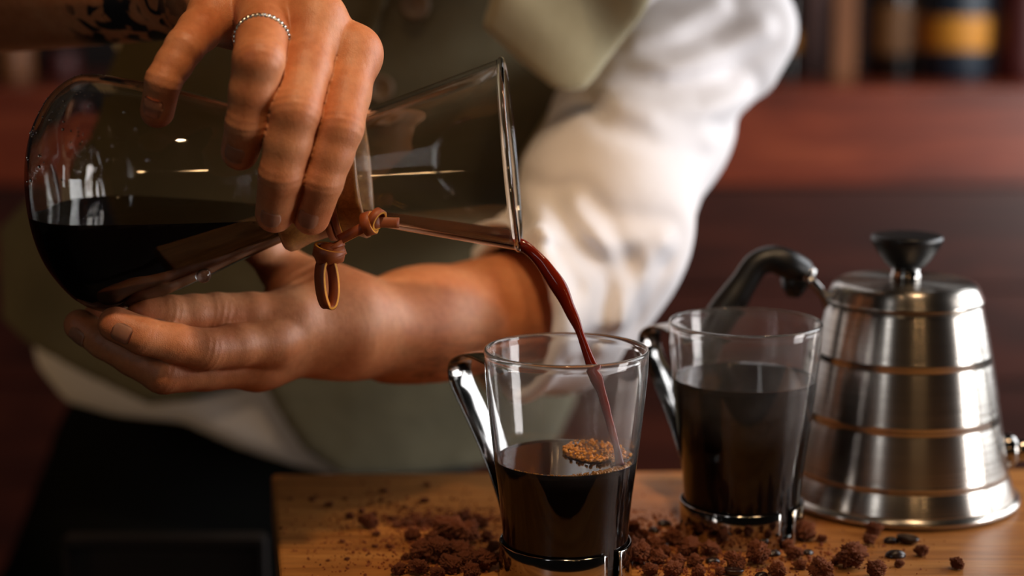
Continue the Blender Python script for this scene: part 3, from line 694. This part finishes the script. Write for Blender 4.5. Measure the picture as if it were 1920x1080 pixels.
# wooden collar halves, hourglass outside
CPs = sorted([(b, a) for a, b in CP]); rs = lambda s: float(np.interp(s, [x[0] for x in CPs], [x[1] for x in CPs]))
def collar(a0, a1):
    so = [(455, 137), (462, 141), (475, 139), (500, 128), (530, 121), (555, 118), (575, 119), (592, 124), (604, 129), (611, 127)]
    si = [(s, rs(s)+1.5) for s in (611, 585, 560, 530, 500, 475, 455)]
    bm = bmesh.new(); lathe(bm, [(r*K, s*K) for s, r in so+si], 64, a0, a1, close=True); bm.transform(CM); return put(from_bm('collar_half', bm, 'collar_wood', car))
g0 = .06
for a in (math.pi/2, math.pi*1.5): collar(a+g0, a+math.pi-g0)
# leather lace round the collar
def cpt(s, r, th): return CM @ Vector((r*K*math.cos(th), r*K*math.sin(th), s*K))
def lea(bm): return put(from_bm('leather_tie', bm, ['leather', 'leather_edge'], car))
bm = bmesh.new(); pts = [cpt(545, 124, 2*math.pi*k/64) for k in range(65)]; strip(bm, pts, AX, .0034, .0026); lea(bm)
bm = bmesh.new(); pts = [cpt(560, 124.5, 2*math.pi*k/64) for k in range(65)]; strip(bm, pts, AX, .0034, .0026); lea(bm)
kd = .905
def wrap(cx, cy, d, rx, rd, tilt, width, th=.0019, roll=0.0, a0=0, a1=360):
    c = P(cx, cy, d); pts = []
    for k in range(49):
        a = math.radians(a0+(a1-a0)*k/48); x = rx*math.cos(a); y = rd*math.sin(a); pts.append(Vector(c)+Vector((x, y, math.tan(tilt)*x+math.tan(roll)*y)))
    bm = bmesh.new(); strip(bm, pts, (-math.sin(tilt), -math.sin(roll), 1), width, th); lea(bm)
wrap(617, 473, kd, .0070, .0066, -.22, .0058, roll=.15); wrap(620, 479, kd+.0005, .0066, .0060, .38, .0046, roll=-.1); wrap(622, 466, kd+.001, .0052, .005, .5, .0036)
bm = bmesh.new(); tube(bm, [P(600, 474, kd), P(618, 477, kd), P(636, 478, kd)], [.0045, .0062, .0045], 16); lea(bm)
lp = [(618, 478, kd-.001), (604, 492, kd-.002), (600, 515, kd-.002), (602, 545, kd-.002), (608, 568, kd-.001), (615, 576, kd), (623, 569, kd+.001), (627, 545, kd+.001), (625, 515, kd+.001), (620, 492, kd), (616, 478, kd)]
bm = bmesh.new(); strip(bm, [Vector(p) for p in spline([P(*k) for k in lp], 6)], (.76, -.65, 0), .0066, .0020); lea(bm)
sx = [(636, 450, kd), (655, 440, kd-.001), (675, 430, kd-.002), (694, 420, kd-.003), (715, 417, kd-.002), (748, 418, kd)]
bm = bmesh.new(); strip(bm, [Vector(p) for p in spline([P(*k) for k in sx], 5)], (.15, .1, 1), .0052, .0020); lea(bm)
def band(cx, cy, d, axis, rad, width, th=.0018):
    c = Vector(P(cx, cy, d)); a = Vector(axis).normalized(); u = a.cross(Vector((0, 1, 0))).normalized(); v = a.cross(u); bm = bmesh.new()
    strip(bm, [c+u*rad*math.cos(2*math.pi*k/40)+v*rad*math.sin(2*math.pi*k/40) for k in range(41)], a, width, th); lea(bm)
band(692, 419, kd-.002, (.92, -.25, .30), .0052, .0050); band(706, 411, kd-.003, (.80, -.45, -.42), .0048, .0042)
bm = bmesh.new(); tube(bm, [P(688, 420, kd-.002), P(700, 416, kd-.002), P(712, 415, kd-.002)], [.003, .0040, .003], 16); lea(bm)
# beads of condensation on the shoulder of the carafe
bm = bmesh.new(); rw = random.Random(9)
zz = sorted([(b, a) for a, b in CP])
for k in range(260):
    sdist = abs(rw.gauss(0, 1))*60+25; th_ = rw.uniform(0, 6.283); r_ = float(np.interp(sdist, [x[0] for x in zz], [x[1] for x in zz]))+.6
    c_ = CM @ Vector((r_*K*math.cos(th_), r_*K*math.sin(th_), sdist*K))
    if c_.z < P(0, 330, .93)[2]: continue
    bmesh.ops.create_icosphere(bm, subdivisions=1, radius=rw.uniform(.00025, .0009), matrix=Matrix.Translation(c_))
o = put(from_bm('condensation_beads', bm, 'clear_glass', car)); o['kind'] = 'stuff'
# small glass bubble button on the lower wall of the carafe
bm = bmesh.new(); bmesh.ops.create_uvsphere(bm, u_segments=24, v_segments=16, radius=.0042); o = from_bm('glass_button', bm, 'clear_glass', car); put(o); o.location = Vector(P(381, 515, .925))

# ================================================================ mugs
def mug(name_label, base, level, handle_az, gap_az, foam=False, clabel=''):
    e = empty('glass_mug', base, name_label, 'mug')
    HT = .1195; po = [(.0285, .0015), (.0310, .003), (.0318, .012), (.0320, .020), (.0330, .034), (.0347, .049), (.0367, .064), (.0390, .085), (.0408, .104), (.0415, .1165)]
    o_ = profile(po, 4); t = .0013
    i_ = [(r-t, z) for r, z in o_ if z > .0125]
    bm = bmesh.new(); lathe(bm, [(0, .0015)]+o_+[(.0417, .1183), (.0413, .1193), (.0404, .1195), (.0398, .1186)]+i_[::-1]+[(i_[0][0]*.93, .0105), (0, .0100)], 128)
    from_bm('glass_cup', bm, 'misted_glass', e)
    bm = bmesh.new(); ga = math.radians(gap_az)
    cp = [(.0336, 0), (.0342, .0008), (.0340, .019), (.0336, .0198), (.0330, .0196), (.0328, .0004)]
    lathe(bm, cp, 96, ga+.13, ga+2*math.pi-.13, close=True); from_bm('steel_base', bm, 'chrome', e)
    bm = bmesh.new(); lathe(bm, [(0, 0), (.0328, 0), (.0328, .0012), (0, .0012)], 64); from_bm('base_plate', bm, 'chrome', e)
    az = math.radians(handle_az); dx, dy = math.cos(az), math.sin(az)
    hp = [(.0350, .001), (.0352, .010), (.037, .022), (.042, .036), (.053, .0565), (.067, .0765), (.0755, .088), (.0785, .0955), (.0765, .1025), (.067, .1068), (.052, .1050), (.0418, .1010)]
    bm = bmesh.new(); strip(bm, [Vector((r*dx, r*dy, z)) for r, z in spline(hp, 6)], (-dy, dx, 0), .0165, .0013, 0); from_bm('handle', bm, 'chrome', e)
    ci = [(r+.0009, z) for r, z in i_ if z < level-.001]; rl = float(np.interp(level, [z for r, z in i_], [r for r, z in i_]))
    bm = bmesh.new(); lathe(bm, [(0, .0098), (ci[0][0]*.93, .0103)]+ci+[(rl+.0008, level+.0006), (rl-.0010, level+.0001), (rl-.003, level), (0, level)], 96)
    
    for f in bm.faces:
        if f.calc_center_median().z < level-.0002: f.material_index = 1
    c_ = from_bm('coffee', bm, ['coffee', 'coffee_side']); c_.location = base; tag(c_, clabel, 'coffee'); return e, rl
def on_axis(px, y): return float(WY(px, 800, y)[0])
M1 = (float(WY(1062, 656, .893)[0]), .893, 0); M2 = (float(WY(1398, 606, .965)[0]), .965, 0)
m1, rl1 = mug('half-filled glass mug with steel strap handle receiving the poured coffee', M1, .0625, 135, -46, clabel='dark coffee half filling the mug under the pouring stream')
m2, rl2 = mug('filled glass mug with steel base standing in front of the kettle', M2, .088, 127, -50, clabel='dark coffee filling the mug in front of the kettle')
# foam in the first mug
bm = bmesh.new(); L1 = .0628
land = T(1160, 872, .063)
def in_mug(x, y, m=.0012): return math.hypot(x-M1[0], y-M1[1]) < rl1-m
fc = T(1125, 846, .063)
bm = bmesh.new(); N = 44; vs = {}
for i in range(N):
    for j in range(N):
        u, v = -1+2*i/(N-1), -1+2*j/(N-1); x = fc[0]+.0170*u+.004*v; y = fc[1]+.021*v; e_ = u*u+v*v+.35*math.sin(5*math.atan2(v, u))*.3+.15*noise.noise(Vector((u*3, v*3, 0)))
        if e_ < 1 and in_mug(x, y, .0004): vs[i, j] = bm.verts.new((x, y, .0627+.0012*(1-e_)**.5+.0007*noise.noise(Vector((u*14, v*14, 3)))))
for (i, j), v_ in list(vs.items()):
    if all(k in vs for k in ((i+1, j), (i+1, j+1), (i, j+1))): bm.faces.new((v_, vs[i+1, j], vs[i+1, j+1], vs[i, j+1]))
bmesh.ops.solidify(bm, geom=list(bm.faces), thickness=-.0012); o = from_bm('coffee_foam', bm, 'foam'); tag(o, 'tan foam patch floating on the coffee where the stream lands', 'foam', kind='stuff')
bm = bmesh.new(); rnd = random.Random(3)
for k in range(620):
    if k < 150:
        a = rnd.uniform(-1.50, -.35); r = rl1-.0009-rnd.random()**2*.004
        x, y = M1[0]+r*math.cos(a), M1[1]+r*math.sin(a); s = rnd.uniform(.0004, .0011)*(1 if a > -1.2 else .5)
    elif k < 220:
        a = rnd.uniform(-2.4, -1.3); r = rl1-.0006; x, y = M1[0]+r*math.cos(a), M1[1]+r*math.sin(a); s = rnd.uniform(.0002, .0005)
    else:
        a = rnd.uniform(0, 6.28); r = rnd.random()**.5; x, y = fc[0]+.019*r*math.cos(a), fc[1]+.023*r*math.sin(a); s = rnd.uniform(.0003, .0010)
        if not in_mug(x, y): continue
    mm = Matrix.Translation((x, y, .0628+s*.3+(.0010 if k >= 220 else 0))); bmesh.ops.create_icosphere(bm, subdivisions=2, radius=s, matrix=mm)
o = from_bm('foam_bubbles', bm, 'bubble'); tag(o, 'golden foam bubbles along the coffee edge in the front mug', 'foam', kind='stuff')

# ================================================================ kettle
KY = 1.035; KB = (float(WY(1682, 940, KY)[0]), KY, 0)
ket = empty('kettle', KB, 'brushed steel gooseneck kettle with beehive ridges and black knob', 'kettle')
px = lambda y: 1/(F)*math.hypot(KY, H)*1.0
def kz(y): return zat(y, KY)
def kr(p, y): return p*KY/math.cos(PITCH)/F*(1/ (1+math.tan(PITCH+math.atan((y-540)/F))*0)) * math.cos(PITCH)**2*1.03
# body: stacked bulging bands that narrow upwards
zs = [.006, kz(872), kz(768), kz(660), kz(566)]; R_ = [.0668, .0624, .0566, .0508, .0440]
prof = [(.055, .004), (.0640, .0055)]
for b in range(4):
    z0, z1, r0, r1 = zs[b], zs[b+1], R_[b], R_[b+1]
    for k in range(13):
        t = k/12; z = z0+(z1-z0)*t; r = r0+(r1-r0)*t+.00045*math.sin(math.pi*t)**.6
        prof.append((r+(.0004 if k == 0 else 0), z+.0001*k*0))
bm = bmesh.new(); lathe(bm, [(0, .004)]+prof+[(.0425, zs[4]+.001), (0, zs[4]+.001)], 160); from_bm('kettle_body', bm, 'brushed', ket)
bm = bmesh.new(); lathe(bm, [(0, 0), (.060, 0), (.0680, .0008), (.0702, .0025), (.0702, .0045), (.0672, .0062), (.0650, .0068), (0, .0068)], 160); from_bm('base_ring', bm, 'brushed', ket)
zl = zs[4]
bm = bmesh.new(); lathe(bm, [(0, zl+.001)]+profile([(.0405, zl+.001), (.0446, zl+.0012), (.0452, zl+.0026), (.0445, zl+.0042), (.0418, zl+.0098), (.0395, zl+.0118), (.036, zl+.0126), (.020, zl+.0130), (.010, zl+.0131)], 4)+[(0, zl+.0131)], 160); lid = from_bm('lid', bm, 'brushed', ket)
bm = bmesh.new(); lathe(bm, [(0, zl+.012), (.0088, zl+.012), (.0088, zl+.0165), (.0078, zl+.0175), (.0084, zl+.0215), (0, zl+.0215)], 48); from_bm('knob_stem', bm, 'chrome', lid)
bm = bmesh.new(); lathe(bm, [(0, zl+.0195)]+profile([(.0075, zl+.0195), (.0115, zl+.0225), (.0165, zl+.0290), (.0200, zl+.0350), (.0206, zl+.0375), (.0195, zl+.0392), (.0150, zl+.0398), (.006, zl+.0399)], 4)+[(0, zl+.0399)], 64); from_bm('knob', bm, 'black_resin', lid)
def kl(p): return Vector(p)-Vector(KB)
# handle: black grip with steel rods
hd = KY*1.0
HG = [(1524, 522, 1.035, 13), (1505, 512, 1.035, 24), (1478, 496, 1.03, 25), (1448, 486, 1.03, 23), (1418, 497, 1.03, 22), (1395, 530, 1.03, 23), (1372, 565, 1.03, 27), (1348, 598, 1.03, 27), (1328, 640, 1.03, 24), (1318, 690, 1.03, 20), (1316, 740, 1.03, 14)]
sp = spline([np.array(h_) for h_ in HG], 6); bm = bmesh.new()
tube(bm, [kl(P(a[0], a[1], a[2]+.03)) for a in sp], [float(a[3])*.000345 for a in sp], 24, flat=1.0, ref=(0, 1, 0)); from_bm('handle', bm, 'black_resin', ket)
bm = bmesh.new(); tube(bm, [kl(P(x, y, 1.065)) for x, y in ((1488, 512), (1490, 530), (1496, 545), (1503, 552))], [.0075, .008, .007, .003], 20, ref=(0, 1, 0)); from_bm('handle_lobe', bm, 'black_resin', ket)
for dy_, dd in ((0, 1.055), (9, 1.075)):
    bm = bmesh.new(); tube(bm, [kl(P(x, y+dy_*.4, dd)) for x, y in ((1508, 518), (1528, 532), (1545, 552), (1556, 580))], .0024, 14, ref=(0, 1, 0)); from_bm('handle_rod', bm, 'chrome', ket)
bm = bmesh.new(); tube(bm, [kl(P(x, y, 1.065)) for x, y in ((1508, 516), (1522, 522))], [.0072, .0066], 24, ref=(0, 1, 0)); from_bm('handle_ferrule', bm, 'chrome', ket)
# spout stub low on the right, running on as a gooseneck outside the frame
gs = [(.058, .0, .0285), (.068, .0, .0285), (.080, -.002, .030), (.098, -.004, .040), (.108, -.004, .062), (.108, -.004, .090), (.112, -.004, .112), (.128, -.004, .126), (.142, -.004, .124)]
sp = spline(gs, 6); bm = bmesh.new(); tube(bm, [Vector(p) for p in sp], [.0068-.0028*i/len(sp) for i in range(len(sp))], 24, ref=(0, 1, 0)); from_bm('spout', bm, 'chrome', ket)
bm = bmesh.new(); tube(bm, [Vector((.058, 0, .0285)), Vector((.0665, 0, .0285)), Vector((.0685, 0, .0285))], [.0105, .0098, .0078], 28, ref=(0, 1, 0)); from_bm('spout_collar', bm, 'chrome', ket)

# ================================================================ crumbs and beans
def clump_mesh(name, seed, sub=5, amp=.5):
    bm = bmesh.new(); bmesh.ops.create_icosphere(bm, subdivisions=sub, radius=1)
    o = Vector((seed*3.1, seed*1.7, seed))
    for v in bm.verts:
        d = v.co.normalized(); n1 = noise.noise(d*1.3+o); n2 = noise.noise(d*3.1+o*2); n3_ = noise.noise(d*8+o)
        c = noise.cell(d*2.2+o)
        n4 = noise.noise(d*19+o); n5 = noise.noise(d*38-o)
        v.co = d*(1+amp*n1+.45*abs(n2)-.10+.30*n3_+.16*n4+.09*n5+.08*c)
        v.co.z *= .82
    me = bpy.data.meshes.new(name); bm.normal_update(); bm.to_mesh(me); bm.free(); me.materials.append(MT['crumb']); me.polygons.foreach_set('use_smooth', [True]*len(me.polygons)); return me
CMESH = [clump_mesh('cocoa_clump', k) for k in range(9)]
def bean_mesh():
    bm = bmesh.new(); bmesh.ops.create_uvsphere(bm, u_segments=32, v_segments=20, radius=1)
    for v in bm.verts:
        x, y, z = v.co
        if z > 0: z *= .25; z -= .16*math.exp(-(y/.13)**2)*(1-.5*abs(x))
        v.co = (x*1.0, y*.72*(1-.06*x), z*.62)
    me = bpy.data.meshes.new('coffee_bean'); bm.normal_update(); bm.to_mesh(me); bm.free(); me.materials.append(MT['bean']); me.polygons.foreach_set('use_smooth', [True]*len(me.polygons)); return me
BM_ = bean_mesh()
def settle(o, zoff=0.0):
    m = o.matrix_basis.to_3x3() @ Matrix.Identity(3); zmin = min((m @ v.co).z for v in o.data.vertices); o.location.z = zoff-zmin-.0004
rc_ = random.Random(11)
def clump(px_, py_, r, label, group=None, z=0.0, flat=1.0):
    o = bpy.data.objects.new('cocoa_clump', rc_.choice(CMESH)); COL.objects.link(o); c = T(px_, py_+r*.55); d = float((c-CAM)@FW); s = r*d/F*.86
    o.rotation_euler = (rc_.uniform(-.3, .3), rc_.uniform(-.3, .3), rc_.uniform(0, 6.28)); o.scale = (s*rc_.uniform(.92, 1.1), s*rc_.uniform(.9, 1.08), s*flat*rc_.uniform(.85, 1.05)); o.location = (c[0], c[1]+s*.3, 0)
    settle(o, z); return tag(o, label, 'cocoa clump', group)
def bean(px_, py_, r, label, group=None, rot=None, z=0.0, flip=True):
    o = bpy.data.objects.new('coffee_bean', BM_); COL.objects.link(o); c = T(px_, py_+r*.3); d = float((c-CAM)@FW); s = r*d/F
    o.rotation_euler = (math.pi if flip else 0, rc_.uniform(-.15, .15), rot if rot is not None else rc_.uniform(0, 3.14)); o.scale = (s, s, s); o.location = (c[0], c[1]+s*.3, 0)
    settle(o, z); return tag(o, label, 'coffee bean', group)
SOLO = [
 (1640, 996, 16, 'reddish cocoa clump nearest the kettle base, upper of the touching two'), (1630, 1016, 13, 'cocoa clump directly below the reddish one at the kettle base'),
 (1595, 1052, 27, 'largest lumpy cocoa clump on bare wood between filled mug and kettle'), (1542, 1012, 10, 'small cocoa clump just off the foot of the filled mug'),
 (1508, 1003, 21, 'tall cocoa clump touching the steel foot of the filled mug'), (1729, 1036, 14, 'cocoa clump touching the lower end of the slanted coffee bean'),
 (1686, 1058, 10, 'small cocoa clump under the round glossy bean below the kettle'), (1796, 1060, 14, 'lone cocoa clump lying apart at the far right of the table'),
 (1644, 1073, 18, 'cocoa clump cut by the frame bottom right of the largest one'), (1540, 1074, 24, 'wide cocoa clump at the frame bottom below the filled mug'),
 (1489, 1040, 17, 'dark cocoa clump between two glossy beans before the filled mug'), (1420, 1049, 24, 'jagged cocoa clump centred below the foot of the filled mug'),
 (1378, 1060, 19, 'cocoa clump left of the jagged one, above a flat dark bean'), (1331, 1034, 18, 'cocoa clump resting behind a glossy bean at the left foot of the filled mug'),
 (1193, 1046, 27, 'smooth rounded cocoa lump against the right foot of the front mug'), (1231, 1050, 18, 'cocoa clump right beside the smooth rounded lump'),
 (1567, 1055, 9, 'small cocoa clump joined to the left of the largest one'), (1457, 1072, 17, 'cocoa clump at the frame bottom beside the last bean'),
 (691, 982, 17, 'dark oval cocoa clump standing alone at the heap\'s left end'), (656, 968, 9, 'small dark cocoa clump above left of the oval one'),
 (838, 1000, 29, 'big dark cocoa clump at the back of the heap beside the front mug'), (872, 1006, 25, 'dark cocoa clump leaning on the big one, near the front mug'),
 (820, 1040, 27, 'broad brown cocoa clump in the middle of the left heap'), (786, 1040, 20, 'cocoa clump at the left flank of the broad brown one'),
 (862, 1036, 23, 'cocoa clump on the right flank of the broad brown one'), (906, 1058, 23, 'cocoa clump squeezed against the left foot of the front mug')]
for x, y, r, l in SOLO: clump(x, y, r, l)
GR = 'cocoa clumps heaped between the two mugs'
for x, y, r in ((1225, 1026, 19), (1189, 1020, 17), (1262, 1012, 20), (1290, 1030, 20), (1302, 1055, 15), (1270, 1058, 15), (1262, 1073, 19), (1185, 990, 15), (1477, 1024, 11), (1532, 1054, 11), (1218, 1072, 17), (1310, 1076, 14), (1350, 1074, 11), (1245, 1037, 12), (1275, 990, 10), (1205, 1006, 12), (1455, 1018, 9), (1500, 1062, 11)):
    clump(x, y, r, 'small rusty cocoa clump among those around the foot of the filled mug', GR)
GL = 'cocoa clumps heaped left of the front mug'
for x, y, r in ((810, 1013, 15), (773, 1008, 14), (901, 985, 13), (870, 971, 13), (846, 1063, 21), (786, 1068, 18), (747, 1071, 14), (875, 1052, 17), (885, 1077, 18), (925, 1030, 12), (845, 1030, 14), (915, 1008, 12), (760, 1045, 9), (820, 1078, 14)):
    clump(x, y, r, 'small dark cocoa clump in the shaded heap left of the front mug', GL)
GT = 'tiny cocoa clumps scattered over the bare left of the table'
for x, y, r in ((617, 945, 8), (585, 937, 6), (593, 929, 4), (719, 919, 8), (801, 908, 6), (796, 938, 8), (714, 938, 5), (732, 943, 5), (647, 935, 5), (703, 1023, 6), (729, 1024, 6), (642, 1015, 5), (700, 964, 7), (734, 971, 7), (678, 958, 7), (705, 1000, 8), (545, 935, 4), (527, 989, 4), (650, 1047, 5), (615, 1050, 4), (757, 950, 6), (765, 983, 9), (790, 981, 9), (745, 985, 8)):
    clump(x, y, r, 'tiny dark cocoa clump on the bare wood left of the heap', GT, flat=.7)
for x, y, r, l, rot in ((1672, 1014, 16, 'rounded coffee bean left of the slanted one under the kettle', .3), (1703, 1014, 22, 'long coffee bean lying slanted below the kettle base', 2.5),
    (1680, 1040, 20, 'glossy coffee bean resting over the small clump below the kettle', .1), (1516, 1036, 13, 'glossy bean touching the right of the dark clump before the filled mug', .8),
    (1451, 1038, 15, 'shiny round bean at the front right foot of the filled mug', .4), (1430, 1025, 12, 'bean tucked closest against the filled mug foot', 1.2),
    (1337, 1052, 15, 'shiny bean in front of the clump at the left foot of the filled mug', .2), (1376, 1074, 20, 'flat dark bean at the frame bottom under the filled mug', .1),
    (1428, 1078, 14, 'bean cut by the frame bottom beneath the jagged clump', .5), (1246, 982, 15, 'dark bean highest in the shade between the two mugs', .4),
    (1226, 994, 13, 'dark bean just below the highest one between the mugs', 2.2), (1200, 1000, 13, 'dark bean nearest the front mug in the shade between the mugs', .3)):
    bean(x, y, r, l, rot=rot, flip=not (x == 1703 or x == 1376))
# fine crumbs
bm = bmesh.new(); rr_ = random.Random(5)
def dust(cx, cy, sx, sy, n, r0, r1):
    for _ in range(n):
        x, y = rr_.gauss(cx, sx), rr_.gauss(cy, sy)
        if y < 895 or x < 530: continue
        c = T(x, y); s = rr_.uniform(r0, r1)*.00028
        if c[1] > 1.085: continue
        if math.hypot(c[0]-M1[0], c[1]-M1[1]) < .036 or math.hypot(c[0]-M2[0], c[1]-M2[1]) < .036: continue
        if math.hypot(c[0]-KB[0], c[1]-KB[1]) < .068: continue
        mm = Matrix.Translation((c[0], c[1], s*.5)) @ Matrix.Rotation(rr_.uniform(0, 6), 4, (rr_.random(), rr_.random(), rr_.random()+.1)) @ Matrix.Diagonal((s, s*rr_.uniform(.6, 1), s*rr_.uniform(.5, .9), 1))
        bmesh.ops.create_icosphere(bm, subdivisions=1, radius=1, matrix=mm)
dust(830, 1020, 70, 36, 1000, .8, 4.2); dust(1330, 1045, 110, 26, 1300, .8, 4.5); dust(700, 985, 95, 45, 420, .6, 3); dust(840, 975, 70, 8, 500, .8, 3.5)
dust(780, 983, 30, 6, 260, 1, 4); dust(1580, 1045, 70, 22, 160, .7, 3); dust(1200, 935, 60, 25, 40, .6, 2.5); dust(1220, 1005, 50, 25, 500, 1, 4.5); dust(1700, 1035, 50, 20, 50, .6, 2); dust(640, 1040, 70, 25, 120, .6, 2.5)
for v in bm.verts: v.co += Vector((noise.noise(v.co*900), noise.noise(v.co*900+Vector((5, 0, 0))), 0))*.0003
tag(from_bm('cocoa_crumbs', bm, 'crumb', None, False), 'fine brown cocoa crumbs scattered over the table top', 'crumbs', kind='stuff')
